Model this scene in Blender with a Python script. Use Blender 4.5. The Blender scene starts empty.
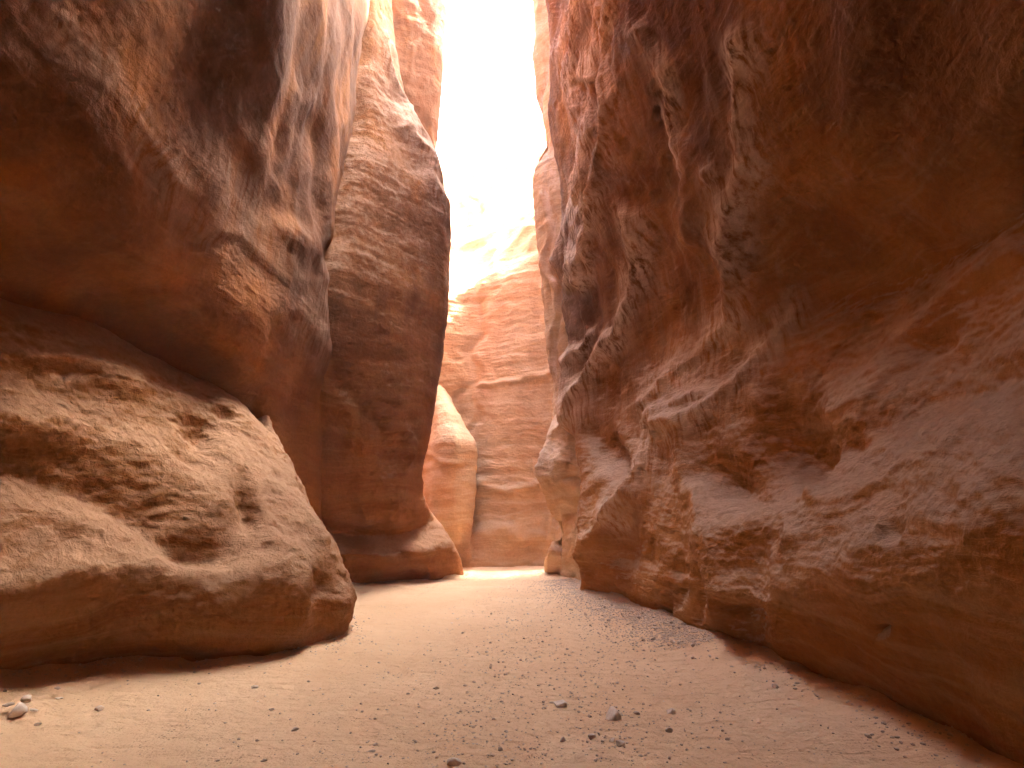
import bpy, math, random
import numpy as np
rng = np.random.default_rng(7); random.seed(7)
PI = math.pi
# ------------------------------------------------------------------ camera frame
F = 600.0; PITCH = math.radians(12.8); CZ = 1.6
cp, sp = math.cos(PITCH), math.sin(PITCH)
def ray(u, v):
    x = (u-512)/F; w = (384-v)/F
    return np.array([x, cp - w*sp, sp + w*cp])
def P(u, v, Y):
    d = ray(u, v); t = Y/d[1]; return np.array([0, 0, CZ]) + d*t
def X(u, v, x):
    d = ray(u, v); t = x/d[0]; return np.array([0, 0, CZ]) + d*t
def G(u, v, z=0.0):
    d = ray(u, v); t = (z-CZ)/d[2]; return np.array([0, 0, CZ]) + d*t
def W(x, y, z): return np.array([x, y, z], float)
def project(p):
    q = p - np.array([0, 0, CZ])
    f = q[..., 1]*cp + q[..., 2]*sp
    w = -q[..., 1]*sp + q[..., 2]*cp
    ok = f > 0.3; fs = np.where(ok, f, 1)
    u = np.where(ok, 512 + F*q[..., 0]/fs, -9e3*np.sign(-q[..., 0]+1e-9))
    v = np.where(ok, 384 - F*w/fs, -9e3)
    return u, v, fs, ok
# ------------------------------------------------------------------ noise
U = np.uint32
def _h(ix, iy, iz, s):
    h = ix*U(374761393) + iy*U(668265263) + iz*U(2147483647) + U((s*974634777) & 0xffffffff)
    h = (h ^ (h >> U(13)))*U(1274126177)
    h = (h ^ (h >> U(15)))*U(2246822519)
    return h ^ (h >> U(16))
def gnoise(p, seed=0):
    fl = np.floor(p); f = (p - fl).astype(np.float32); i = fl.astype(np.int32).view(np.uint32)
    w = f*f*f*(f*(f*6-15)+10)
    I = [(i[..., k], i[..., k]+U(1)) for k in range(3)]
    Fr = [(f[..., k], f[..., k]-1) for k in range(3)]
    Wt = [(1-w[..., k], w[..., k]) for k in range(3)]
    out = 0; s = np.float32(1/511.5); m = U(1023)
    for dx in (0, 1):
        for dy in (0, 1):
            wxy = Wt[0][dx]*Wt[1][dy]
            for dz in (0, 1):
                h = _h(I[0][dx], I[1][dy], I[2][dz], seed)
                d = ((h & m)*s-1)*Fr[0][dx]+(((h >> U(10)) & m)*s-1)*Fr[1][dy]+(((h >> U(20)) & m)*s-1)*Fr[2][dz]
                out = out + d*wxy*Wt[2][dz]
    return out*1.3
def fbm(p, o=4, seed=0, g=0.5):
    a, s, t = 1.0, 0, 0
    for k in range(o):
        s = s + a*gnoise(p*2.03**k + 17.3*k, seed+k); t += a; a *= g
    return s/t
def ridged(p, o=3, seed=0):
    a, s, t = 1.0, 0, 0
    for k in range(o):
        s = s + a*(1-2.2*np.abs(gnoise(p*2.1**k + 9.1*k, seed+k))); t += a; a *= .5
    return s/t
# ------------------------------------------------------------------ scene helpers
C = bpy.context.scene.collection
def tag(o, label=None, cat=None, group=None, kind=None):
    if label: o['label'] = label
    if cat: o['category'] = cat
    if group: o['group'] = group
    if kind: o['kind'] = kind
    return o
def mesh_np(name, V, faces, mat, smooth=True):
    me = bpy.data.meshes.new(name)
    nf = len(faces); k = faces.shape[1]
    me.vertices.add(len(V)); me.vertices.foreach_set('co', V.astype(np.float32).ravel())
    me.loops.add(nf*k); me.loops.foreach_set('vertex_index', faces.astype(np.int32).ravel())
    me.polygons.add(nf); me.polygons.foreach_set('loop_start', np.arange(0, nf*k, k, dtype=np.int32))
    me.polygons.foreach_set('loop_total', np.full(nf, k, np.int32))
    me.polygons.foreach_set('use_smooth', np.full(nf, smooth, bool))
    me.update(calc_edges=True); me.validate()
    me.materials.append(mat)
    o = bpy.data.objects.new(name, me); C.objects.link(o)
    return o
def cr(p0, p1, p2, p3, t, T=0.42):
    m1 = T*(p2-p0); m2 = T*(p3-p1)
    t2, t3 = t*t, t*t*t
    return (2*t3-3*t2+1)*p1 + (t3-2*t2+t)*m1 + (-2*t3+3*t2)*p2 + (t3-t2)*m2
def refine(A, counts):                       # A (n, m, 3) -> refined along axis 0
    out = []
    n = len(A)
    for i in range(n-1):
        p0 = A[max(i-1, 0)]; p1 = A[i]; p2 = A[i+1]; p3 = A[min(i+2, n-1)]
        l = np.linalg.norm(p2-p1, axis=-1, keepdims=True)
        l0 = np.linalg.norm(p1-p0, axis=-1, keepdims=True)+1e-6; l3 = np.linalg.norm(p3-p2, axis=-1, keepdims=True)+1e-6
        p0 = p1-(p1-p0)*np.minimum(1, 1.6*l/l0); p3 = p2+(p3-p2)*np.minimum(1, 1.6*l/l3)
        for k in range(counts[i]):
            out.append(cr(p0, p1, p2, p3, k/counts[i]))
    out.append(A[-1]); return np.array(out)
STEP = 1.9
def counts_for(A):                           # along axis 0
    u, v, f, ok = project(A)
    c = []
    for i in range(len(A)-1):
        best = 2
        for j in range(A.shape[1]):
            vis = [ok[k, j] and -140 < u[k, j] < 1160 and -140 < v[k, j] < 830 for k in (i, i+1)]
            L = np.linalg.norm(A[i+1, j]-A[i, j])
            if any(vis):
                d = math.hypot(u[i+1, j]-u[i, j], v[i+1, j]-v[i, j])
                d = min(d, L*F/max(1.5, min(f[i, j], f[i+1, j])))
                best = max(best, d/STEP, min(L*F/max(f[i, j], 2)/STEP/3, 45))
            else: best = max(best, min(L/0.5, 12))
        c.append(int(min(160, math.ceil(best))))
    return c
def normals(S):
    du = np.gradient(S, axis=0); dv = np.gradient(S, axis=1)
    n = np.cross(du, dv); return n/(np.linalg.norm(n, axis=-1, keepdims=True)+1e-9)
def poly_dist(u, v, pts):
    best = np.full(u.shape, 1e9)
    for (a, b), (c, d) in zip(pts[:-1], pts[1:]):
        L2 = (c-a)**2+(d-b)**2+1e-9
        t = np.clip(((u-a)*(c-a)+(v-b)*(d-b))/L2, 0, 1)
        best = np.minimum(best, np.hypot(u-a-t*(c-a), v-b-t*(d-b)))
    return best
def rock(name, rows, mat, ref, strokes=(), gain=1.0, rid=1.0, oc=4, big=.22, flute=.0, strata=.05, rough=.03, pits=.03, seed=1, dip=.06, facet=.0):
    A = np.array(rows, float)
    A = refine(A, counts_for(A))
    B = A.transpose(1, 0, 2); B = refine(B, counts_for(B)); S = B.transpose(1, 0, 2).copy()
    n = normals(S)
    q = S.reshape(-1, 3); i = np.argmin(np.linalg.norm(q-ref, axis=1))
    if n.reshape(-1, 3)[i] @ (np.array([0, 0, CZ])-q[i]) < 0: n = -n; flip = True
    else: flip = False
    u, v, f, ok = project(S)
    wob = fbm(S*.6+5, 2, seed+90)*26                 # strokes waver like real rock edges
    uu = u+wob; vv = v+fbm(S*.6+50, 2, seed+95)*22
    D = np.zeros(u.shape); dep_sheen = np.zeros(u.shape)
    for s in strokes:
        if s[0] == 'r':                                # ridge / groove along a line: pts, amp(px), width(px), sharp
            d = poly_dist(uu, vv, s[1]); w = s[3]*1.25
            g = np.exp(-(d/w)**2) if len(s) < 5 else np.exp(-(np.sqrt(d*d+9)-3)/w*1.3)
            D += s[2]*g*f/F
            if s[2] > 0 and len(s) > 4: dep_sheen = np.maximum(dep_sheen, np.exp(-(d/(w*1.35))**2))
        else:                                          # pit / boss: (u,v), ru, rv, amp, angle
            (cu, cv), ru, rv, amp = s[1:5]; an = math.radians(s[5]) if len(s) > 5 else 0
            a = uu-cu; b = vv-cv; a, b = a*math.cos(an)+b*math.sin(an), -a*math.sin(an)+b*math.cos(an)
            D += amp*np.exp(-((a/ru)**2+(b/rv)**2)**1.2)*f/F
    D = np.where(ok, D, 0)*gain
    hz = np.clip((S[..., 2]-3)/4, 0, 1)
    Sw = S + 0.5*np.stack([fbm(S*.5+k*31, 2, seed+k) for k in range(3)], -1)
    D += big*fbm(Sw*np.array([.55, .55, .5]), oc, seed+3, .5 if oc > 3 else .38)*1.8
    D += .35*rid*big*ridged(Sw*np.array([.9, .9, .8]), 3, seed+7)*(1-.6*hz)
    if flute:
        D += flute*hz*(ridged(Sw*np.array([1.3, 1.3, .16])+3, 2, seed+11)*.75)
    S = S + n*D[..., None]
    n = normals(S); n = -n if flip else n
    Sw = S + .25*np.stack([fbm(S*.9+k*13, 2, seed+40+k) for k in range(3)], -1)
    bed = Sw[..., 2:3]+dip*Sw[..., 1:2]-.05*Sw[..., 0:1]
    lay = np.concatenate([Sw[..., :2]*.45, bed*3.6], -1)
    d = strata*(fbm(lay, 4, seed+20, .6)*1.3)
    lowz = 1-hz*.5
    d += rough*lowz*ridged(S*np.array([2.6, 2.6, 4.2]), 4, seed+25)
    d += .55*rough*lowz*fbm(S*np.array([9, 9, 13]), 3, seed+27, .6)
    pn = gnoise(S*np.array([2.2, 2.2, 3.0])+7, seed+31)
    zone = np.clip(fbm(S*.6, 2, seed+33)*4+.2, 0, 1)
    d -= pits*4*np.clip(pn-.32, 0, 1)*zone
    if facet:
        d += facet*(np.abs(gnoise(S*1.7, seed+35))-.3)
    S = S + n*d[..., None]
    R_, K = S.shape[:2]
    idx = np.arange(R_*K).reshape(R_, K)
    fc = np.stack([idx[:-1, :-1], idx[1:, :-1], idx[1:, 1:], idx[:-1, 1:]], -1).reshape(-1, 4)
    if flip: fc = fc[:, ::-1]
    o = mesh_np(name, S.reshape(-1, 3), fc, mat)
    at = o.data.attributes.new('deposit_sheen', 'FLOAT', 'POINT'); at.data.foreach_set('value', (np.where(ok, dep_sheen*np.clip(.75+1.6*fbm(S*1.1, 3, seed+61), 0, 1), 0)).astype(np.float32).ravel())
    return o
# ------------------------------------------------------------------ materials
def newmat(name):
    m = bpy.data.materials.new(name); m.use_nodes = True
    nt = m.node_tree; nt.nodes.clear()
    out = nt.nodes.new('ShaderNodeOutputMaterial'); b = nt.nodes.new('ShaderNodeBsdfPrincipled')
    nt.links.new(b.outputs[0], out.inputs[0])
    b.inputs['Roughness'].default_value = .93; b.inputs['Specular IOR Level'].default_value = .25
    return m, nt, b
class N:
    def __init__(s, nt): s.nt = nt
    def n(s, t, **k):
        o = s.nt.nodes.new(t)
        for a, b in k.items(): setattr(o, a, b)
        return o
    def set(s, sock, v):
        if hasattr(v, 'is_output') or isinstance(v, bpy.types.NodeSocket): s.nt.links.new(v, sock)
        else: sock.default_value = v
    def math(s, op, a, b=0.0, clamp=False):
        o = s.n('ShaderNodeMath', operation=op, use_clamp=clamp); s.set(o.inputs[0], a); s.set(o.inputs[1], b); return o.outputs[0]
    def noise(s, vec, scale, detail=4, rough=.55, dist=0):
        o = s.n('ShaderNodeTexNoise'); s.set(o.inputs['Vector'], vec)
        o.inputs['Scale'].default_value = scale; o.inputs['Detail'].default_value = detail
        o.inputs['Roughness'].default_value = rough; o.inputs['Distortion'].default_value = dist
        return o.outputs[0]
    def mapping(s, vec, sc, rot=(0, 0, 0)):
        o = s.n('ShaderNodeMapping'); s.set(o.inputs[0], vec); o.inputs['Scale'].default_value = sc; o.inputs['Rotation'].default_value = rot
        return o.outputs[0]
    def ramp(s, f, stops):
        o = s.n('ShaderNodeValToRGB'); s.set(o.inputs[0], f)
        e = o.color_ramp.elements
        while len(e) < len(stops): e.new(.5)
        for i, (p, c) in enumerate(stops):
            e[i].position = p; e[i].color = (*c, 1) if len(c) == 3 else c
        return o.outputs[0]
    def step(s, f, a, b):
        o = s.n('ShaderNodeMapRange'); s.set(o.inputs[0], f); o.inputs[1].default_value = a; o.inputs[2].default_value = b; return o.outputs[0]
    def mix(s, f, a, b, mode='MIX'):
        o = s.n('ShaderNodeMix', data_type='RGBA', blend_type=mode)
        s.set(o.inputs[0], f)
        for sk, v in ((o.inputs[6], a), (o.inputs[7], b)):
            if isinstance(v, tuple): v = (*v, 1)
            s.set(sk, v)
        return o.outputs[2]
    def bump(s, h, dist, strength=1.0, nrm=None):
        o = s.n('ShaderNodeBump'); s.set(o.inputs['Height'], h); o.inputs['Distance'].default_value = dist; o.inputs['Strength'].default_value = strength
        if nrm is not None: s.nt.links.new(nrm, o.inputs['Normal'])
        return o.outputs[0]
def rock_mat(name, b1=.55, b2=.8, base=(.40, .163, .038), pale=(.49, .295, .14), deep=(.27, .092, .02), strata=.5, stain=.45, dust=.55, streak=.3, upper_shade=0.0, dep_sheen=.85):
    m, nt, b = newmat(name); k = N(nt)
    pos = k.n('ShaderNodeNewGeometry'); co = pos.outputs['Position']
    warp = k.n('ShaderNodeTexNoise'); k.set(warp.inputs['Vector'], co); warp.inputs['Scale'].default_value = .5; warp.inputs['Detail'].default_value = 3
    wv = k.n('ShaderNodeVectorMath', operation='MULTIPLY_ADD'); k.set(wv.inputs[0], warp.outputs['Color']); wv.inputs[1].default_value = (.9, .9, .9); k.set(wv.inputs[2], co)
    wc = wv.outputs[0]
    lay = k.noise(k.mapping(wc, (.25, .25, 3.2), (.06, .04, 0)), 1.0, 6, .62)
    fine = k.noise(k.mapping(wc, (.8, .8, 14), (.06, .04, 0)), 1.0, 5, .6)
    blot = k.noise(wc, .55, 5, .6)
    c = k.mix(k.step(blot, .35, .68), base, deep)
    c = k.mix(k.math('MULTIPLY', k.step(lay, .45, .66), strata), c, pale)
    c = k.mix(k.math('MULTIPLY', k.step(lay, .52, .36), strata*.6), c, deep)
    c = k.mix(k.math('MULTIPLY', k.step(fine, .5, .7), .35), c, pale)
    # dark run-off stains on the upper walls, deepened with painted shade
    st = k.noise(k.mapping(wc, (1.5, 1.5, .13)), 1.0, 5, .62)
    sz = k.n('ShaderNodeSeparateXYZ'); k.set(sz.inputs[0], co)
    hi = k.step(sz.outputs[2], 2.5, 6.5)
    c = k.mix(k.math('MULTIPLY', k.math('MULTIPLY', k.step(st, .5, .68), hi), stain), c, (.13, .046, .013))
    if upper_shade: c = k.mix(k.math('MULTIPLY', k.math('MULTIPLY', k.step(k.noise(wc, .28, 5, .6), .38, .56), hi), upper_shade*2), c, (.13, .045, .014))  # shade of the high walls painted in as patchy darkening
    st2 = k.noise(k.mapping(wc, (4.5, 4.5, .3)), 1.0, 4, .6)
    c = k.mix(k.math('MULTIPLY', k.math('MULTIPLY', k.step(st2, .55, .72), hi), streak), c, (.46, .31, .21))
    # pale sand dust lying on ledges and rough upward faces
    sn = k.n('ShaderNodeSeparateXYZ'); k.set(sn.inputs[0], pos.outputs['Normal'])
    dn = k.noise(co, 3.5, 6, .65)
    up = k.math('ADD', sn.outputs[2], k.math('MULTIPLY', k.math('SUBTRACT', dn, .5), .9))
    c = k.mix(k.math('MULTIPLY', k.step(up, .08, .62), dust), c, (.50, .36, .26))
    da = k.n('ShaderNodeAttribute', attribute_name='deposit_sheen')
    thr = k.step(k.noise(k.mapping(wc, (8, 8, .55)), 1.0, 5, .65), .38, .55)
    c = k.mix(k.math('MULTIPLY', k.math('MULTIPLY', da.outputs['Fac'], thr), dep_sheen), c, (.60, .45, .35))  # pale mineral streaks on crests, with light sheen painted into the colour
    # grain
    gr = k.noise(co, 55, 4, .7)
    c = k.mix(.35, c, k.ramp(k.noise(co, 14, 6, .7), [(0.32, (.36, .34, .32)), (.66, (.66, .66, .66))]), 'OVERLAY')
    c = k.mix(.45, c, k.ramp(gr, [(0.3, (.45, .45, .45)), (.7, (.62, .62, .62))]), 'OVERLAY')
    k.set(b.inputs['Base Color'], c)
    # bump
    h1 = k.noise(k.mapping(wc, (2.2, 2.2, 15), (.06, .04, 0)), 1.0, 6, .6)
    h2 = k.noise(co, 9, 7, .62, .4)
    h3 = k.noise(co, 48, 5, .7)
    n1 = k.bump(h1, .10, b1); n2 = k.bump(h2, .07, b2, n1); n3 = k.bump(h3, .014, .8, n2)
    k.set(b.inputs['Normal'], n3)
    return m
def sand_mat():
    m, nt, b = newmat('sand'); k = N(nt)
    co = k.n('ShaderNodeNewGeometry').outputs['Position']
    a = k.noise(co, .6, 5, .6); f = k.noise(co, 7, 6, .65); g = k.noise(co, 160, 3, .7)
    c = k.mix(k.step(a, .35, .7), (.64, .44, .27), (.71, .515, .335))
    c = k.mix(k.math('MULTIPLY', k.step(f, .5, .75), .35), c, (.54, .35, .22))
    c = k.mix(.4, c, k.ramp(g, [(.3, (.4, .4, .4)), (.7, (.62, .62, .62))]), 'OVERLAY')
    # tiny grit specks
    vo = k.n('ShaderNodeTexVoronoi'); k.set(vo.inputs['Vector'], co); vo.inputs['Scale'].default_value = 34
    zone = k.step(k.noise(co, 1.6, 4, .6), .48, .66)
    sepc = k.n('ShaderNodeSeparateColor'); k.set(sepc.inputs[0], vo.outputs['Color'])
    spk = k.math('MULTIPLY', k.math('MULTIPLY', k.step(vo.outputs['Distance'], .34, .24), k.step(sepc.outputs[0], .7, .75)), zone)
    c = k.mix(k.math('MULTIPLY', spk, .75), c, (.19, .12, .09))
    k.set(b.inputs['Base Color'], c)
    rp = k.noise(k.mapping(co, (1.2, 4.5, 1), (0, 0, .5)), 1.6, 5, .6, .6); n0 = k.bump(rp, .07, .7); n1 = k.bump(f, .06, .7, n0); n2 = k.bump(k.noise(co, 40, 5, .7), .014, .9, n1); n3 = k.bump(spk, .006, .8, n2)
    k.set(b.inputs['Normal'], n3)
    return m
def stone_mat(name, a, b2):
    m, nt, b = newmat(name); k = N(nt)
    co = k.n('ShaderNodeNewGeometry').outputs['Position']
    oi = k.n('ShaderNodeObjectInfo').outputs['Random']
    iso = k.noise(co, 14, 2, .5)
    c = k.mix(k.step(k.math('ADD', k.math('MULTIPLY', oi, .5), k.math('MULTIPLY', iso, .6)), .2, .9), a, b2)
    c = k.mix(.5, c, k.ramp(k.noise(co, 90, 4, .7), [(.3, (.35, .35, .35)), (.7, (.65, .65, .65))]), 'OVERLAY')
    k.set(b.inputs['Base Color'], c); k.set(b.inputs['Normal'], k.bump(k.noise(co, 60, 5, .7), .006, .8))
    return m
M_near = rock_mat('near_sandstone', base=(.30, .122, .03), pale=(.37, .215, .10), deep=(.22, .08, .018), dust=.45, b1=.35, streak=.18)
M_up = rock_mat('upper_sandstone', base=(.33, .118, .023), pale=(.37, .16, .045), deep=(.21, .066, .011), b1=.2, b2=.45, stain=.75, dust=.1, streak=.05, dep_sheen=.3, upper_shade=.58, strata=.35)
M_mid = rock_mat('buttress_sandstone', base=(.33, .118, .025), pale=(.38, .18, .065), deep=(.21, .068, .013), b1=.3, b2=.9, stain=.6, upper_shade=.4, dust=.5, streak=.1, dep_sheen=.4, strata=.4)
M_right = rock_mat('right_sandstone', b1=.5, b2=.9, dep_sheen=1.0, stain=.6, upper_shade=.52, dust=.85, streak=.35, strata=.4)
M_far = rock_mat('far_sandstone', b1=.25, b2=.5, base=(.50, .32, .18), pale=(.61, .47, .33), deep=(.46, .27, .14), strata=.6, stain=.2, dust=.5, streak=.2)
M_sand = sand_mat()
M_stone = stone_mat('grey_stone', (.27, .21, .165), (.60, .51, .42))
M_gravel = stone_mat('gravel_stone', (.46, .375, .295), (.76, .65, .53))
M_pale = stone_mat('pale_stone', (.52, .44, .37), (.74, .66, .57))
# ------------------------------------------------------------------ rock masses
def col(*pts): return list(pts)
# A: low rounded rock along the left
def rowA(c1, c2, c3, c4, c5, c6, c7, c8, c9, c10):
    z = c4[2]
    return [W(4, -12, z), W(*c1), W(*c2), W(*c3), c4, c5, c6, c7, c8, W(*c9), W(*c10), W(-30, c10[1]+.5, c10[2])]
b4, b5, b6, b7, b8 = G(0, 692), G(110, 672), G(205, 668), G(292, 650), G(343, 636)
dz = W(0, 0, -.5)
rowsA = [
 rowA((-4.5, -6, -.5), (-5.5, 0, -.5), (-5.5, 3.6, -.5), b4+dz, b5+dz, b6+dz, b7+dz, b8+dz, (-3, 10.4, -.5), (-8, 12.2, -.5)),
 rowA((-4.5, -6, 0), (-5.6, 0, 0), (-5.6, 4, 0), b4, b5, b6, b7, b8, (-3., 10.4, 0), (-8, 12.2, 0)),
 rowA((-4.1, -6, .9), (-5.3, 0, .9), (-5.1, 3.9, .9), X(0, 605, -4.6), X(110, 602, -4.1), X(208, 602, -3.35), X(290, 588, -2.72), X(349, 600, -2.32), (-2.95, 10.6, .6), (-8, 12.2, .8)),
 rowA((-4.3, -6, 1.9), (-5.6, 0, 1.9), (-5.4, 3.9, 1.9), X(0, 510, -4.85), X(110, 515, -4.4), X(205, 512, -3.85), X(278, 512, -3.2), X(325, 535, -2.72), (-3.9, 10.9, 1.9), (-8, 12.4, 1.9)),
 rowA((-4.8, -6, 3), (-6.1, 0, 3), (-6, 4, 3), X(0, 410, -5.2), X(100, 425, -4.95), X(190, 430, -4.6), X(245, 442, -4.2), X(288, 465, -3.75), (-4.9, 11.5, 3.2), (-8, 13, 3.2)),
 rowA((-5.3, -6, 4), (-6.6, 0, 4), (-6.7, 4.2, 4), X(0, 300, -5.7), X(100, 333, -5.5), X(170, 367, -5.3), X(225, 398, -5.0), X(262, 430, -4.65), (-6.2, 12.6, 4.4), (-9, 13.4, 4.4)),
 rowA((-7, -6, 4.3), (-9, 0, 4.3), (-9, 4.6, 4.3), X(0, 300, -5.7)+W(-2.6, .8, .6), X(100, 333, -5.5)+W(-2.6, .8, .6), X(170, 367, -5.3)+W(-2.6, .8, .6), X(225, 398, -5.0)+W(-2.4, .9, .2), X(262, 430, -4.65)+W(-2.4, 1.2, .2), (-8, 13.4, 4.5), (-10, 14, 4.5)),
]
strA = [('p', (242, 505), 13, 24, -17, -8), ('p', (200, 432), 20, 14, -14, 25), ('p', (190, 462), 22, 10, -6, 30),
        ('r', [(-20, 468), (60, 480), (120, 505), (165, 535), (212, 552)], -13, 17), ('p', (192, 548), 34, 15, -11, 10),
        ('r', [(0, 430), (90, 440), (160, 470), (205, 500)], 8, 18),
        ('r', [(0, 585), (90, 568), (190, 572), (270, 560)], 9, 16),
        ('p', (322, 598), 15, 26, -12, 15), ('r', [(250, 640), (290, 610), (300, 580)], 6, 9),
        ('p', (60, 372), 20, 8, -8, 15), ('p', (285, 482), 8, 5, -4),
        ('r', [(225, 450), (262, 520), (300, 560)], 5, 10), ('r', [(0, 350), (60, 365), (130, 400)], 5, 9),
        ('p', (215, 662), 60, 16, -10)]
# B: overhanging cliff above it
def rowB(c1, c2, c3, c4, c5, c6, c7, c8, c9, c10):
    f = lambda c: W(*c)
    cs = [f(c) for c in (c1, c2, c3, c4, c5, c6, c7, c8, c9, c10)]
    z = cs[3][2]
    return [W(5, -13, z)] + cs + [W(-30, 18.5, cs[-1][2])]
cre = [X(0, 290, -5.95), X(100, 327, -5.75), X(165, 360, -5.5), X(215, 392, -5.2), X(250, 422, -4.95), X(268, 458, -4.75)]
lip = [X(45, -20, -4.3), X(130, 95, -4.3), X(185, 200, -4.3), X(245, 243, -4.3), X(298, 303, -4.3), X(319, 348, -4.3)]
rowsB = [
 rowB((-4.8, -6, 1.5), (-6.6, 0, 1.5), (-7, 3.5, 1.5), *[c+W(-.2, 0, -2.6) for c in cre], (-5.4, 17, 1)),
 rowB((-5, -6, 4), (-6.6, 0, 4.2), (-7, 3.5, 4.3), *cre, (-5.2, 17, 3.3)),
 rowB((-4, -6, 5), (-5.3, 0, 5), (-5.4, 2.8, 5.1), X(10, 150, -4.8), X(92, 215, -4.7), X(160, 275, -4.6), X(213, 318, -4.5), X(262, 358, -4.45), X(290, 395, -4.6), (-4.9, 17, 5)),
 rowB((-3, -6, 5.8), (-4, 0, 5.8), (-4, 2.3, 5.8), *lip, (-4.7, 17, 7)),
 rowB((-3, -6, 7), (-4, 0, 7), (-4.1, 2.5, 7), X(85, -60, -4.15), X(170, 55, -4.18), X(227, 148, -4.2), X(277, 190, -4.25), X(316, 250, -4.35), X(322, 310, -4.7), (-4.7, 17, 8.5)),
 rowB((-2.8, -6, 9), (-3.9, 0, 9), (-3.7, 2.5, 9), (-3.8, 4.5, 9), (-3.9, 6.3, 9.2), X(257, 60, -3.8), X(303, 115, -3.9), X(335, 175, -4.4), X(338, 230, -4.85), (-4.8, 17, 11)),
 rowB((-2.3, -6, 10), (-3.0, 0, 10), (-3.2, 2.5, 10), (-3.2, 4.6, 10), (-3.3, 6.5, 10.3), X(277, -40, -3.3), X(326, 0, -3.5), X(352, 60, -4.3), (-4.8, 15.5, 13), (-4.9, 17.5, 13.5)),
 rowB((-1.3, -6, 12), (-2.1, 0, 12), (-2.3, 2.5, 12), (-2.4, 4.6, 12), (-2.7, 6.5, 12.2), (-3.0, 8.7, 13), (-3.3, 11, 15.5), (-3.7, 13, 17), (-4.3, 15.5, 17.5), (-4.5, 17.5, 17.5)),
 rowB((1.2, -6, 15), (1.2, 0, 15), (1.0, 2.5, 15), (.2, 4.6, 15), (-2.1, 6.5, 15), (-3.2, 8.7, 16), (-3.5, 11, 19), (-4.0, 13, 20.5), (-4.5, 15.5, 21), (-4.6, 17.5, 21)),  # unseen roof lip, drawn inward to shut out overhead light near the camera
 rowB((-3, -6, 18), (-4, 0, 18), (-5, 2.5, 18), (-5, 4.6, 18), (-5, 6.5, 18), (-6, 8.7, 19), (-6.5, 11, 21), (-7, 13, 22), (-7, 15.5, 22), (-7, 17.5, 22)),
 rowB(*[(-30, y, 22) for y in (-6, 0, 2.5, 4.6, 6.5, 8.7, 11, 13, 15.5, 17.5)]),
]
strB = [('r', [(50, 0), (130, 100), (165, 175), (190, 225), (240, 235), (285, 280), (318, 345)], 3, 12, 1),
        ('r', [(175, 215), (205, 232), (250, 262), (290, 290)], -2, 8),
        ('p', (190, 238), 14, 8, -5), ('p', (285, 235), 22, 14, 8, 40), ('r', [(205, 160), (255, 225), (300, 280), (318, 330)], 3, 12, 1),
        ('p', (255, 320), 45, 50, 12, 30), ('r', [(90, 190), (140, 260), (200, 330)], -5, 26),
        ('r', [(300, 100), (290, 200), (310, 280)], 6, 9), ('r', [(350, 0), (335, 110), (318, 240)], 5, 8), ('r', [(245, 40), (240, 120), (262, 190)], 5, 12)]
# C: tall buttress that stands out into the passage on the left
def rowC(c2, c3, c4, c5, top=None):
    if top is not None: return [W(-30, 13, top), W(-10, 13.2, top)]+[W(-8, c[1], top) for c in (c2, c3, c4, c5)]+[W(-9, 19, top), W(-30, 21, top)]
    return [W(-14, c2[1]+.5, c2[2]), c2+W(-2.2, -.1, 0), c2, c3, c4, c5, c5+W(-.75, 1.7, 0), W(-14, c5[1]+3, c5[2])]
c2b, c3b, c4b, c5b = G(328, 587), G(388, 583), G(434, 580), G(463, 576)
rowsC = [rowC(c2b+dz, c3b+dz, c4b+dz, c5b+dz), rowC(c2b, c3b, c4b, c5b),
 rowC(P(325, 555, 15.1), P(385, 556, 15.5), P(428, 552, 16.3), P(451, 546, 17.4)),
 rowC(P(325, 531, 15.7), P(385, 533, 16.0), P(415, 529, 16.7), P(433, 519, 17.5)),
 rowC(P(322, 512, 14.8), P(383, 512, 15.1), P(410, 507, 15.9), P(424, 503, 16.9)),
 rowC(P(310, 450, 14.1), P(370, 452, 14.5), P(406, 455, 15.3), P(421, 466, 16.6)),
 rowC(P(312, 385, 13.4), P(368, 388, 13.9), P(412, 388, 14.9), P(437, 392, 16.3)),
 rowC(P(328, 285, 12.9), P(374, 285, 13.7), P(418, 285, 14.9), P(447, 290, 16.3)),
 rowC(P(352, 200, 13.6), P(385, 205, 14.2), P(420, 200, 15.2), P(449, 214, 16.3)),
 rowC(P(361, 160, 14.0), P(385, 158, 14.5), P(408, 148, 15.3), P(433, 158, 16.2)),
 rowC(P(367, 110, 14.5), P(382, 108, 14.9), P(393, 102, 15.5), P(407, 114, 16.3)),
 rowC(P(372, 0, 15.0), P(378, 0, 15.4), P(384, 0, 16.0), P(389, 5, 16.8)),
 rowC(P(370, -100, 15), P(376, -100, 15.4), P(384, -100, 16.0), P(390, -100, 16.8)),
 rowC(*[P(u, -100, 16) for u in (365, 370, 380, 390)], top=22.5)]
strC = [('r', [(402, 110), (425, 160), (440, 205)], 4, 7, 1), ('r', [(385, 40), (392, 90), (400, 130)], 3, 5, 1),
        ('p', (395, 556), 10, 10, -5), ('r', [(350, 400), (362, 450), (365, 520)], 3, 8), ('p', (430, 566), 9, 9, 4), ('p', (360, 565), 9, 9, -4),
        ('r', [(335, 360), (370, 420), (385, 470)], -3, 8), ('r', [(402, 430), (398, 520)], 3, 5)]
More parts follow.
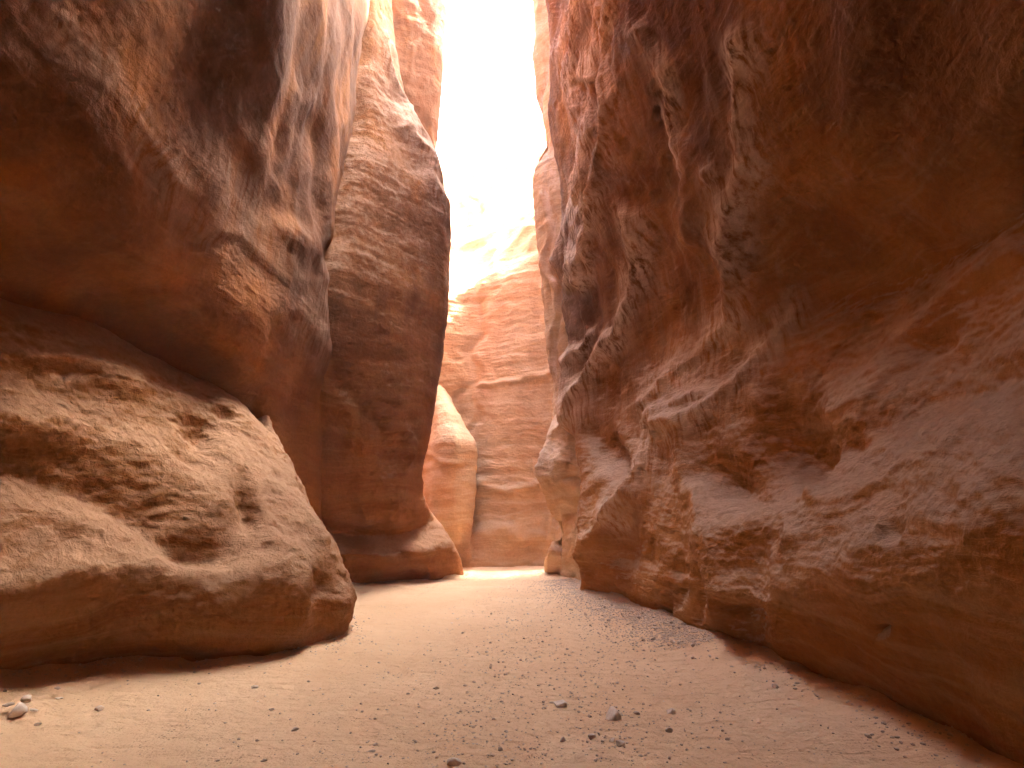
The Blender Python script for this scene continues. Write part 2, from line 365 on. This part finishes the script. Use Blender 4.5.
# C3: fin behind the buttress
def rowK(edge, y, z, x1):
    return [W(-30, y, z), W(-8, y+.2, z), W(x1-1.9, y-.6, z), W(x1-.7, y-.2, z), W(x1, y+.5, z), W(x1-.9, y+1.5, z), W(-8, y+2, z), W(-30, y+2, z)]
def Kx(u, v, Y): return P(u, v, Y)
rowsK = []
for (u, v) in ((400, 600), (402, 560), (404, 480), (408, 400), (436, 320), (444, 260), (442, 190), (437, 150), (440, 90), (443, 40), (446, -10), (446, -80), (446, -140)):
    p = Kx(u, v, 19.8); rowsK.append(rowK(None, 19.3, p[2], p[0]))
rowsK.append([W(c[0]-8 if abs(c[0]) < 20 else c[0], c[1], 26) for c in rowsK[-1]])
# D: pillar at the far left corner of the passage
def rowD(cs, back=0):
    c0, c1, c2, c3 = cs
    return [W(-14, 21.9, c2[2]), c0+W(-1.5, .3, 0), c0, c1, c2, c3, c3+W(-.25, .9, 0), W(-14, 23.2+back, c2[2])]
dD = [G(420, 563), G(436, 565), G(455, 565), G(466, 563)]
rowsD = [rowD([p+dz for p in dD]), rowD(dD),
 rowD([P(421, 530, 22.4), P(433, 530, 21.3), P(455, 530, 20.9), P(471, 530, 21.4)]),
 rowD([P(420, 475, 22.4), P(434, 475, 21.2), P(456, 475, 20.8), P(475, 475, 21.4)]),
 rowD([P(422, 443, 22.4), P(438, 443, 21.2), P(456, 442, 20.8), P(475, 443, 21.4)]),
 rowD([P(424, 428, 22.4), P(438, 425, 21.5), P(452, 425, 21.2), P(466, 428, 21.7)]),
 rowD([P(424, 405, 22.6), P(438, 402, 22.1), P(447, 403, 22.0), P(456, 410, 22.2)]),
 rowD([P(424, 385, 23.6), P(434, 378, 23.4), P(442, 382, 23.4), P(448, 395, 23.4)], 1)]
strD = [('r', [(433, 462), (460, 466)], 2, 3), ('p', (437, 470), 6, 8, -4)]
# E: cliff that closes the view, upper half a slope in the sun
def rowE(cs, xl=-7, xr=6):
    if cs[0][1] < 23.9: xr = 2.5; cs = list(cs); ry = 20.4; rz = cs[-1][2]*(2.6 if cs[-1][2] > 3 else 1)  # unseen high right end, added to keep sun off fin and pillar
    else: ry = cs[-1][1]; rz = cs[-1][2]
    y, z = cs[0][1], cs[0][2]
    y2, z2 = cs[-1][1], cs[-1][2]
    return [W(-34, y-1, z), W(-12, y, z), W(xl, y, z)] + list(cs) + [W(xr, ry, rz), W(14, ry+1, rz), W(34, y2+3, z2)]
def e(pts): return [P(*p) for p in pts]
eb = [P(u, 565.5, 22.3) for u in (445, 472, 510, 552)]
for p in eb: p[2] = 0
rowsE = [rowE([p+dz*1.6 for p in eb]), rowE(eb),
 rowE(e([(442, 520, 22.6), (472, 520, 22.7), (510, 520, 22.3), (552, 520, 22.4)])),
 rowE(e([(442, 450, 22.8), (472, 450, 22.9), (510, 450, 22.5), (552, 450, 22.5)])),
 rowE(e([(440, 370, 23.0), (470, 370, 23.2), (510, 370, 22.8), (552, 370, 22.7)])),
 rowE(e([(440, 318, 23.1), (470, 305, 23.5), (512, 278, 23.2), (555, 235, 23.0)])),
 rowE(e([(440, 296, 24.0), (470, 282, 24.2), (512, 252, 24.3), (555, 205, 24.3)])),
 rowE(e([(440, 262, 26.2), (470, 245, 26.6), (512, 215, 26.8), (555, 172, 26.8)])),
 rowE(e([(440, 222, 28.5), (470, 205, 29), (512, 182, 29.2), (555, 145, 29.5)])),
 rowE(e([(440, 185, 31.5), (470, 172, 31.8), (512, 152, 32), (555, 118, 32.5)])),
 rowE(e([(440, 162, 34), (470, 150, 34), (512, 128, 34.5), (555, 95, 35)])),
 rowE([W(-6, 42, 27), W(-2, 42, 27.5), W(1, 42, 28), W(4, 42, 29)]),
 rowE([W(-6, 70, 27), W(-2, 70, 27.5), W(1, 70, 28), W(4, 70, 29)])]
strE = [('r', [(471, 290), (472, 330), (468, 380), (460, 425)], -2, 5), ('r', [(474, 300), (476, 400), (474, 560)], -1.5, 4),
        ('r', [(445, 300), (478, 285), (500, 262), (545, 222)], 4, 6), ('r', [(474, 170), (473, 225)], -3, 2),
        ('r', [(445, 205), (480, 195), (500, 165), (540, 150)], 4, 6), ('r', [(445, 252), (490, 240), (530, 225)], 4, 5),
        ('r', [(480, 385), (548, 372)], 2, 4), ('r', [(475, 490), (548, 480)], 3, 5), ('r', [(475, 540), (548, 535)], 3, 5)]
# F: long right wall
def rowF(far, cs, y8, y9, y10, top=False):
    cs = [W(*c) for c in cs]
    c2 = cs[0]
    return [W(30, c2[1]+.9, c2[2]), W(max(4, c2[0]+2.5), c2[1]+.7, c2[2])] + cs + [W(*y8), W(*y9), W(*y10), W(30, -10, y10[2])]
f1 = [G(582, 591), G(640, 605), G(700, 643), G(768, 665), G(880, 712), G(1000, 770)]
rowsF = [rowF(0, [p+dz for p in f1], (3.5, 2.3, -.5), (3.6, -2, -.5), (2.5, -8, -.5)),
 rowF(0, f1, (3.5, 2.3, 0), (3.6, -2, 0), (2.5, -8, 0)),
 rowF(0, [X(581, 562, 1.6), X(643, 570, 2.35), X(704, 592, 2.4), X(765, 600, 2.62), X(880, 570, 2.72), X(1010, 530, 2.8)], (2.95, 1.8, 1.5), (3, -2, 1.5), (2.2, -8, 1.5)),
 rowF(0, [X(583, 515, 1.7), X(648, 515, 2.45), X(710, 525, 2.65), X(770, 528, 2.9), X(885, 478, 3.15), X(1015, 425, 3.3)], (3.4, 2, 2.5), (3.5, -2, 2.5), (2.5, -8, 2.5)),
 rowF(0, [X(580, 455, 1.75), X(650, 445, 2.65), X(720, 445, 3.05), X(790, 440, 3.45), X(890, 375, 3.85), X(1020, 315, 4.0)], (4.1, 2.5, 3.5), (4, -2, 3.5), (2.8, -8, 3.5)),
 rowF(0, [X(574, 400, 1.75), X(642, 365, 2.7), X(727, 355, 3.35), X(800, 335, 3.9), X(900, 290, 4.4), X(1024, 225, 4.4)], (4.5, 2.7, 4.3), (4.2, -2, 4.3), (2.8, -8, 4.3)),
 rowF(0, [X(566, 300, 1.6), X(630, 280, 2.45), X(725, 260, 3.15), X(805, 245, 3.75), X(905, 195, 4.1), X(1030, 135, 3.9)], (3.9, 2.8, 5), (3.8, -2, 5), (2.5, -8, 5)),
 rowF(0, [X(562, 200, 1.5), X(620, 190, 2.1), X(720, 160, 2.8), X(810, 135, 3.25), X(910, 95, 3.45), X(1035, 40, 3.3)], (3.3, 2.5, 5.8), (3.2, -2, 6), (2.2, -8, 6)),
 rowF(0, [X(556, 100, 1.3), X(610, 90, 1.85), X(705, 60, 2.5), X(800, 30, 2.9), X(905, 0, 3.1), (3, 3, 5.9)], (2.9, 2, 6.8), (2.8, -2, 7), (2, -8, 7)),
 rowF(0, [X(553, 0, 1.22), X(603, 0, 1.75), X(680, -40, 2.3), (2.7, 4.9, 8), (2.75, 4, 7.6), (2.65, 2.6, 7.8)], (2.5, 1.8, 8.5), (2.5, -2, 9), (1.6, -8, 9)),
 rowF(0, [(1.2, 16, 19), (1.5, 10.5, 13.8), (1.75, 7.3, 10.6), (1.95, 4.9, 9.8), (2.0, 3.9, 9.6), (1.9, 2.5, 9.6)], (1.8, 1.5, 9.8), (1.8, -2, 10), (1, -8, 10)),
 rowF(0, [(-.3, 16, 23), (-.1, 11.5, 18.5), (-.7, 8.3, 14.5), (-1.5, 5.9, 13), (-1.3, 4.2, 12.8), (-.8, 2.5, 12.8)], (-.4, 1.5, 12.8), (-.4, -2, 12.8), (-.5, -8, 12.8)),  # unseen roof lip, shaped to hold sun off the opposite wall
 rowF(0, [(5, 16, 25), (4, 11.5, 21), (4, 8.3, 18), (4, 5.9, 17), (4, 4.2, 17), (4, 2.5, 17)], (4, 1.5, 17), (4, -2, 17), (4, -8, 17)),
 [W(30, y, z) for y, z in ((16.9, 25), (16.7, 25), (16, 25), (11.5, 21), (8.3, 18), (5.9, 17), (4.2, 17), (2.5, 17), (1.5, 17), (-2, 17), (-8, 17), (-10, 17))]]
strF = [('r', [(622, 0), (617, 60), (622, 120), (612, 170), (595, 225), (588, 275)], 9, 7, 1),
        ('r', [(585, 0), (572, 60), (590, 130), (580, 210), (572, 255)], 6, 6, 1), ('r', [(604, 0), (603, 40), (592, 75)], 5, 5, 1),
        ('r', [(750, 40), (752, 110), (757, 160), (742, 200), (738, 250), (730, 315), (700, 350), (680, 378), (655, 408)], 8, 12, 1),
        ('r', [(650, 40), (663, 90), (668, 130), (676, 162)], 6, 6, 1), ('r', [(680, 140), (700, 195), (690, 240)], 6, 10), ('r', [(715, 170), (735, 205)], 6, 6, 1),
        ('r', [(632, 220), (638, 290), (630, 332), (605, 370), (582, 400), (566, 424)], 9, 8, 1), ('r', [(596, 330), (570, 372), (566, 410)], 6, 6, 1),
        ('r', [(800, 312), (776, 336), (758, 352), (745, 382), (700, 420), (680, 432), (652, 475)], 8, 13, 1), ('r', [(700, 395), (660, 430), (640, 490), (615, 520)], 7, 9, 1),
        ('p', (700, 290), 42, 60, -12, -20), ('p', (655, 200), 25, 55, -8), ('p', (825, 285), 50, 34, -8, -20),
        ('p', (802, 452), 38, 42, -30, -25), ('r', [(768, 400), (775, 450), (790, 495), (830, 500)], 5, 8), ('r', [(838, 420), (842, 460), (832, 495)], 6, 7),
        ('p', (738, 482), 34, 24, -18, 20), ('p', (622, 552), 24, 28, -13, 20), ('p', (728, 636), 25, 20, -16), ('p', (878, 636), 8, 7, -12),
        ('p', (694, 600), 10, 26, -12), ('p', (668, 585), 9, 30, -6), ('r', [(590, 560), (610, 520), (640, 500)], 7, 8),
        ('p', (600, 450), 12, 26, -13, -20), ('p', (620, 470), 9, 22, -9, -20),
        ('r', [(850, 410), (900, 350), (960, 300), (1024, 262)], 8, 14), ('r', [(700, 545), (800, 520), (900, 480), (1024, 440)], 5, 14),
        ('r', [(690, 430), (700, 500), (712, 560), (705, 620)], 8, 10), ('r', [(1024, 380), (940, 400), (860, 440)], -7, 12), ('p', (930, 345), 26, 10, -9, -25),
        ('r', [(880, 200), (870, 90), (860, 0)], 5, 20), ('r', [(765, 640), (770, 560), (800, 540)], 5, 9), ('p', (560, 480), 5, 20, -4)]
# F2: far fin beyond the right wall
def rowF2(a, b, c):
    return [W(30, 18.5, a[2]), a+W(1.6, .4, 0), a, b, c, c+W(2.5, .1, 0), W(30, c[1]+.3, c[2])]
rowsF2 = []
for (ua, ub, uc, v) in ((562, 572, 585, 600), (562, 572, 585, 560), (562, 570, 585, 480), (556, 565, 582, 430), (549, 562, 580, 380), (545, 560, 580, 330), (537, 552, 572, 250), (531, 548, 570, 185),
                        (536, 550, 568, 162), (543, 552, 566, 138), (535, 548, 563, 112), (533, 546, 560, 60), (530, 544, 560, 0), (520, 538, 556, -45), (500, 525, 548, -100), (475, 510, 540, -170)):  # topmost rows are unseen, leaned over to keep sun off the buttress
    rowsF2.append(rowF2(P(ua, v, 17.9), P(ub, v, 17.1), P(uc, v, 16.8)))
rowsF2.append([W(c[0]+8 if c[0] < 20 else 30, c[1], 26) for c in rowsF2[-1]])
strF2 = [('r', [(553, 0), (547, 60), (540, 115), (547, 150), (552, 210), (554, 300), (556, 400)], 4, 4, 1), ('r', [(545, 200), (548, 300), (552, 400)], -3, 4)]
# G: knobbly rock at the foot of the fin
def rowG(a, b, c, d):
    return [W(12, a[1]+.5, a[2]), a+W(1.2, .35, 0), a, b, c, d, d+W(2, .3, 0)]
g1 = [G(548, 573), G(562, 575), G(574, 580), G(596, 588)]
rowsG = [rowG(*[p+dz for p in g1]), rowG(*g1),
 rowG(P(549, 555, 18.2), P(560, 555, 17.7), P(575, 558, 16.6), P(600, 560, 14.6)),
 rowG(P(557, 528, 18.0), P(563, 528, 17.9), P(576, 528, 16.6), P(600, 528, 14.8)),
 rowG(P(547, 500, 17.8), P(556, 500, 17.3), P(574, 500, 16.5), P(600, 500, 14.8)),
 rowG(P(543, 474, 17.6), P(553, 474, 16.9), P(572, 474, 16.2), P(600, 474, 14.7)),
 rowG(P(553, 448, 17.7), P(562, 446, 16.9), P(578, 444, 16.0), P(602, 444, 14.6)),
 rowG(P(562, 420, 17.7), P(569, 418, 17.0), P(580, 412, 16.2), P(600, 414, 14.9)),
 rowG(P(566, 404, 18.0), P(574, 398, 17.6), P(584, 396, 16.9), P(600, 400, 15.6)),
 rowG(P(568, 390, 18.4), P(580, 380, 18.2), P(590, 382, 18.0), P(600, 390, 17.8))]
strG = [('p', (562, 540), 6, 16, -5), ('p', (575, 500), 5, 14, -6), ('p', (585, 462), 7, 20, -7, -15), ('p', (600, 455), 6, 20, -7, -15), ('r', [(566, 420), (556, 445), (546, 472)], 4, 6, 1), ('p', (570, 478), 9, 5, -4), ('r', [(583, 505), (590, 560)], 4, 5)]

tag(rock('low_boulder', rowsA, M_near, G(200, 600, 1), strA, gain=1.15, big=.13, strata=.03, rough=.028, pits=.05, seed=3),
    'low bulging sandstone rock on the left with small round hollows and a dusty sloping top', 'rock', kind='thing')
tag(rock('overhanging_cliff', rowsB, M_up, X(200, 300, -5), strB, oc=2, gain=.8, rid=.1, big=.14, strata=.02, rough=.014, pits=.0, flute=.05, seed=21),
    'dark smooth cliff overhanging the low dusty rock, with a slanting lip across it', 'cliff', kind='thing')
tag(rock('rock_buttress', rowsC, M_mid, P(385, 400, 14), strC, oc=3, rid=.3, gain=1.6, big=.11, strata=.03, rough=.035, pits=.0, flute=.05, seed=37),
    'tall brown rock buttress left of the sunlit cliff', 'rock buttress', kind='thing')
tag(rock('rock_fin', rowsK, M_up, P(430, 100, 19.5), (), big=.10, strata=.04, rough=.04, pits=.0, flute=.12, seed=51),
    'hazy reddish rock fin high behind the brown buttress, left edge of the sky', 'rock fin', kind='thing')
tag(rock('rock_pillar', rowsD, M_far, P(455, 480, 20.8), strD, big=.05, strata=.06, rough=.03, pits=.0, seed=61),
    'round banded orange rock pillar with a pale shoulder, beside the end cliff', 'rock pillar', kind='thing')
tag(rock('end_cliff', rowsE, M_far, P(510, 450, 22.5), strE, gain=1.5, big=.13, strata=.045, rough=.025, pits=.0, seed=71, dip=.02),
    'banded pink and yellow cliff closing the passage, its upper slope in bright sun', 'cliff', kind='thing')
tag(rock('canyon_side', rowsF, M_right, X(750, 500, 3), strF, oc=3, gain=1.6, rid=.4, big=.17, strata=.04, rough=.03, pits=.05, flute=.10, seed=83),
    'long knobbly canyon side on the right with deep hollows and pale crests', 'rock wall', kind='thing')
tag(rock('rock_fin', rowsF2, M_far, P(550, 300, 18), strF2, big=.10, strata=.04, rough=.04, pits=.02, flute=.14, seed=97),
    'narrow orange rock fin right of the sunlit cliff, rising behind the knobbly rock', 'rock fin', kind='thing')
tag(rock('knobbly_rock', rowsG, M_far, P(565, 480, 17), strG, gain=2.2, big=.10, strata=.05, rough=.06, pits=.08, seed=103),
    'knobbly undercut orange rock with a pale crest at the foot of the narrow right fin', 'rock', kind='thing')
# ------------------------------------------------------------------ ground
baseL = [(-5.6, 0), (-5.6, 4)]+[(p[0], p[1]) for p in (b4, b5, b6, b7, b8)]+[(-3, 10.4), (-8, 12.2), (c2b[0], c2b[1]), (c3b[0], c3b[1]), (c4b[0], c4b[1]), (c5b[0], c5b[1])]
baseR = [(3.6, -2), (3.5, 2.3)]+[(p[0], p[1]) for p in f1[::-1]]+[(p[0], p[1]) for p in g1[::-1]]
def zg(x, y):
    p = np.stack([x, y, np.zeros_like(x)], -1)
    z = .05*fbm(p*.5, 3, 200)*1.6 + .03*fbm(p*np.array([2.4, 1.2, 1])+4, 4, 210)
    q = fbm(np.stack([x*1.5, y*1.5, x*0], -1), 3, 231)
    for line in (baseL, baseR):
        d = poly_dist(x, y, line); z = z + (.10+.16*q)*np.exp(-(d/.42))
    ch = fbm(np.stack([x*1.1+.4*np.sin(y*.5), y*.22, x*0], -1), 3, 233); z = z - .05*np.clip(ch-.02, 0, .3)*4*.5
    z = z + .16*np.exp(-np.clip(x+5.2, 0, 9)**2/1.2)*np.clip(1-abs(y-7)/6, 0, 1)
    z = z + .10*np.exp(-np.clip(3.0-x, 0, 9)**2/.7)*np.clip(1-abs(y-10)/7, 0, 1)
    return z
def axis(segs):
    out = [segs[0][0]]
    for a, b, st in segs:
        n = max(1, int(round((b-a)/st))); out += list(a+(b-a)*np.arange(1, n+1)/n)
    return np.array(out)
xs = axis([(-200, -40, 40), (-40, -8, 2), (-8, 5, .03), (5, 40, 2.5), (40, 200, 40)])
ys = axis([(-200, -20, 45), (-20, 2, .8), (2, 9, .03), (9, 24, .07), (24, 60, 4), (60, 300, 60)])
gx, gy = np.meshgrid(xs, ys, indexing='ij')
gz = zg(gx, gy) + .009*fbm(np.stack([gx, gy, gx*0], -1)*9, 3, 220)*1.5
idx = np.arange(gx.size).reshape(gx.shape)
fc = np.stack([idx[:-1, :-1], idx[1:, :-1], idx[1:, 1:], idx[:-1, 1:]], -1).reshape(-1, 4)
tag(mesh_np('ground', np.stack([gx, gy, gz], -1).reshape(-1, 3), fc, M_sand), kind='structure')
# ------------------------------------------------------------------ stones
import bmesh
def ico(sub):
    bm = bmesh.new(); bmesh.ops.create_icosphere(bm, subdivisions=sub, radius=1)
    V = np.array([v.co[:] for v in bm.verts]); Fc = np.array([[v.index for v in f.verts] for f in bm.faces]); bm.free(); return V, Fc
V2, F2 = ico(3); V1, F1 = ico(1)
protos = []
for i in range(14):
    V = V2.copy()
    for k in range(9):                                   # chip flat facets off it
        d = rng.normal(size=3); d /= np.linalg.norm(d); c = rng.uniform(.45, .85)
        h = V@d; V = V - np.clip(h-c, 0, None)[:, None]*d
    V *= (1+.22*fbm(V*1.7+i*9, 3, 300+i))[:, None]
    V *= np.array([1, rng.uniform(.65, .95), rng.uniform(.4, .7)])
    protos.append(mesh_np('stone', V, F2, M_stone, True)); 
meshes = [o.data for o in protos]
for o in protos: bpy.data.objects.remove(o)
pale_meshes = []
for m in meshes[:5]:
    c = m.copy(); c.materials.clear(); c.materials.append(M_pale); pale_meshes.append(c)
placed = []
def put(u, v, size_px, label, pale=False, group=None, name='stone'):
    g = G(u, v); z = float(zg(np.array([g[0]]), np.array([g[1]]))[0])
    g = G(u, v, z); f = g[1]*cp+(g[2]-CZ)*sp
    r = size_px*.5*f/F
    me = (pale_meshes if pale else meshes)[rng.integers(5 if pale else 14)]
    o = bpy.data.objects.new(name, me); C.objects.link(o)
    o.location = (g[0], g[1], z+r*.14); o.scale = (r, r, r*rng.uniform(.8, 1.1)); o.rotation_euler = (rng.uniform(-.2, .2), rng.uniform(-.2, .2), rng.uniform(0, 6.28))
    tag(o, label, 'stone', group, 'thing'); placed.append((g[0], g[1], r))
    return o
special = [
 (18, 712, 22, 'pale chipped stone, largest of the cluster near the lower left corner', True), (27, 700, 14, 'pale stone at the back of the lower left cluster', True),
 (8, 706, 11, 'small dark stone at the left end of the lower left cluster', False), (33, 711, 9, 'small pale stone at the right end of the lower left cluster', True),
 (58, 689, 8, 'dark red stone just above the pale pair near the left rock', False), (59, 699, 8, 'pale stone under the dark red stone near the left rock', True),
 (100, 710, 11, 'lone pale-topped stone on bare sand right of the lower left cluster', True), (38, 725, 7, 'dark pebble just below the lower left cluster', False),
 (254, 688, 9, 'pale stone below the nose of the low left rock', True), (272, 710, 8, 'round grey stone alone on sand below the low left rock', False),
 (295, 730, 8, 'dark stone below the round grey one on the left sand', False), (264, 761, 7, 'dark pebble at the bottom edge left of centre', False),
 (613, 717, 24, 'broad flat pale stone in the middle of the scattered stones', True), (560, 706, 18, 'flat pale stone up left of the broad flat one', True),
 (620, 745, 13, 'dark lumpy stone below the broad flat pale one', False), (612, 741, 9, 'smaller pale stone touching the dark lumpy one', True),
 (671, 713, 14, 'pale stone right of the broad flat one', True), (592, 738, 12, 'grey stone left of the dark lumpy one', True),
 (563, 741, 9, 'dark stone midway along the bottom centre', False), (455, 764, 17, 'pale blocky stone cut by the bottom edge at centre', True),
 (637, 714, 9, 'dark stone between the broad flat one and its right neighbour', False), (669, 731, 9, 'pale pebble under the stone right of the broad one', True),
 (775, 687, 9, 'lone pale stone on smooth sand under the right wall', True), (728, 740, 6, 'dark pebble alone on smooth sand at lower right', False),
 (590, 717, 7, 'dark pebble at the left end of the broad flat stone', False), (552, 703, 6, 'dark pebble beside the upper flat pale stone', False),
 (372, 752, 8, 'dark stone near the bottom left of the scattered stones', False), (375, 745, 7, 'grey pebble behind the dark stone near the bottom left of centre', True),
 (500, 750, 7, 'dark stone in the lower centre beside bare sand', False), (436, 689, 7, 'round dark pebble left of the central gravel', False),
]
for u, v, s, l, p in special: put(u, v, s*1.0, l, p)
zones = [('small stones strewn over the middle of the sand', 'small grey stone among those strewn over the middle of the sand', lambda: (rng.normal(545, 60), rng.uniform(612, 765)), 110, (2.6, 5)),
         ('small stones on the left sand', 'small dark stone among the sparse ones on the left half of the sand', lambda: (rng.uniform(120, 440), rng.uniform(650, 765)), 50, (2.4, 4.5)),
         ('small stones at the right wall foot', 'small grey stone among the gravel at the foot of the right wall', lambda: (lambda t: (585+t*125+rng.normal(0, 14), 596+t*50+rng.normal(4, 7)))(rng.uniform(0, 1)), 70, (3, 5.5)),
         ('small stones on the right sand', 'small stone among the few on the smooth sand at lower right', lambda: (rng.uniform(680, 900), rng.uniform(675, 765)), 22, (2.2, 4))]
for grp, lab, fn, n, (a, b) in zones:
    k = 0
    while k < n:
        u, v = fn()
        if v < 598 or v > 766: continue
        g = G(u, v)
        if any(math.hypot(g[0]-x, g[1]-y) < r*1.6 for x, y, r in placed): continue
        put(u, v, a+(b-a)*rng.random()**2.2, lab, rng.random() < .3, grp); k += 1
# gravel: far too many to count
def emit_all():
    pts = []
    for i in range(11000):
        y = 4+18*rng.random()**1.5; cx = .25+.05*(y-4); pts.append((rng.normal(cx, .75+.03*y), y, .004+.012*rng.random()**3))
    n1 = len(pts)
    for i in range(14000):
        y = rng.uniform(8.0, 17); xe = 2.7-(y-8.2)*.11; pts.append((xe+.05-abs(rng.normal(0, .55)), y, .006+.014*rng.random()**2))
    for i in range(1800):
        pts.append((rng.uniform(-3.8, 3.2), rng.uniform(3.6, 12), .003+.008*rng.random()**3))
    for line, n in ((baseL, 2600), (baseR, 3200)):
        L = np.array(line)
        for i in range(n):
            k = rng.integers(1, len(L)-1); t = rng.random(); p = L[k]*(1-t)+L[k+1]*t
            if p[1] < 3: continue
            o = rng.normal(0, .22, 2); o[0] += (.14 if line is baseL else -.14); pts.append((p[0]+o[0], p[1]+o[1], .004+.018*rng.random()**4))
    q = np.array(pts); cl = fbm(np.stack([q[:, 0]*1.8, q[:, 1]*1.2, q[:, 0]*0], -1), 3, 400)
    q = q[(cl > rng.uniform(-.35, .25, len(q))) | (np.arange(len(q)) > n1)]
    n = len(q); Z = zg(q[:, 0], q[:, 1])
    V = V1[None]*(1+rng.uniform(-.28, .28, (n, len(V1), 1)))*np.stack([np.ones(n), rng.uniform(.6, 1, n), rng.uniform(.4, .8, n)], -1)[:, None]*q[:, 2][:, None, None]
    a = rng.uniform(0, 6.28, n)[:, None]; ca, sa = np.cos(a), np.sin(a)
    V = np.stack([V[..., 0]*ca-V[..., 1]*sa+q[:, :1], V[..., 0]*sa+V[..., 1]*ca+q[:, 1:2], V[..., 2]+(Z+q[:, 2]*.2)[:, None]], -1)
    Fc = F1[None]+(np.arange(n)*len(V1))[:, None, None]
    return V.reshape(-1, 3), Fc.reshape(-1, 3)
Vg, Fg = emit_all()
tag(mesh_np('gravel', Vg, Fg, M_gravel, False), 'fine grey gravel scattered down the middle and banked along the right wall', 'gravel', kind='stuff')
# ------------------------------------------------------------------ haze
def haze(dens, x=205, y0=-205, y1=305, z0=-1.6, z1=36):
    V = np.array([(a, b, c) for a in (-x, x) for b in (y0, y1) for c in (z0, z1)], float)
    Fc = np.array([(0, 1, 3, 2), (4, 6, 7, 5), (0, 4, 5, 1), (2, 3, 7, 6), (0, 2, 6, 4), (1, 5, 7, 3)])
    m = bpy.data.materials.new('haze'); m.use_nodes = True; nt = m.node_tree; nt.nodes.clear()
    out = nt.nodes.new('ShaderNodeOutputMaterial'); pv = nt.nodes.new('ShaderNodeVolumePrincipled')
    pv.inputs['Color'].default_value = (1, .87, .72, 1); pv.inputs['Density'].default_value = dens; pv.inputs['Anisotropy'].default_value = .3
    nt.links.new(pv.outputs[0], out.inputs['Volume'])
    tag(mesh_np('haze', V, Fc, m, False), 'thin dusty air filling the canyon', 'haze', kind='stuff')
haze(.003)
# ------------------------------------------------------------------ light
SUN_EL, SUN_AZ = 60, 68            # azimuth measured from +Y (ahead) towards +X
sc = bpy.context.scene
w = bpy.data.worlds.new('World'); sc.world = w; w.use_nodes = True
nt = w.node_tree; bg = nt.nodes['Background']
sky = nt.nodes.new('ShaderNodeTexSky'); sky.sky_type = 'NISHITA'; sky.sun_disc = False
sky.sun_elevation = math.radians(SUN_EL); sky.sun_rotation = math.radians(SUN_AZ)
sky.air_density = 1.0; sky.dust_density = 8.0; sky.ozone_density = 0.3
nt.links.new(sky.outputs[0], bg.inputs[0]); bg.inputs[1].default_value = .085
L = bpy.data.lights.new('sun', 'SUN'); L.energy = 2.0; L.angle = math.radians(.5); L.color = (1, .93, .82)
so = bpy.data.objects.new('sun', L); C.objects.link(so)
from mathutils import Vector
az, el = math.radians(SUN_AZ), math.radians(SUN_EL)
sd = Vector((math.sin(az)*math.cos(el), math.cos(az)*math.cos(el), math.sin(el)))
so.rotation_euler = sd.to_track_quat('Z', 'Y').to_euler()
cam = bpy.data.cameras.new('camera'); co = bpy.data.objects.new('camera', cam); C.objects.link(co)
co.location = (0, 0, CZ); co.rotation_euler = (PI/2+PITCH, 0, 0)
cam.sensor_width = 36; cam.lens = F/1024*36; cam.clip_end = 1000; cam.clip_start = .05
sc.camera = co
sc.render.engine = 'CYCLES'
cy = sc.cycles
cy.use_adaptive_sampling = True; cy.adaptive_threshold = .02; cy.max_bounces = 9; cy.diffuse_bounces = 8; cy.use_denoising = True
cy.sample_clamp_indirect = 0; cy.caustics_reflective = False
vs = sc.view_settings
vs.view_transform = 'Standard'; vs.look = 'None'; vs.gamma = 1; vs.use_curve_mapping = False
vs.exposure = 5.68
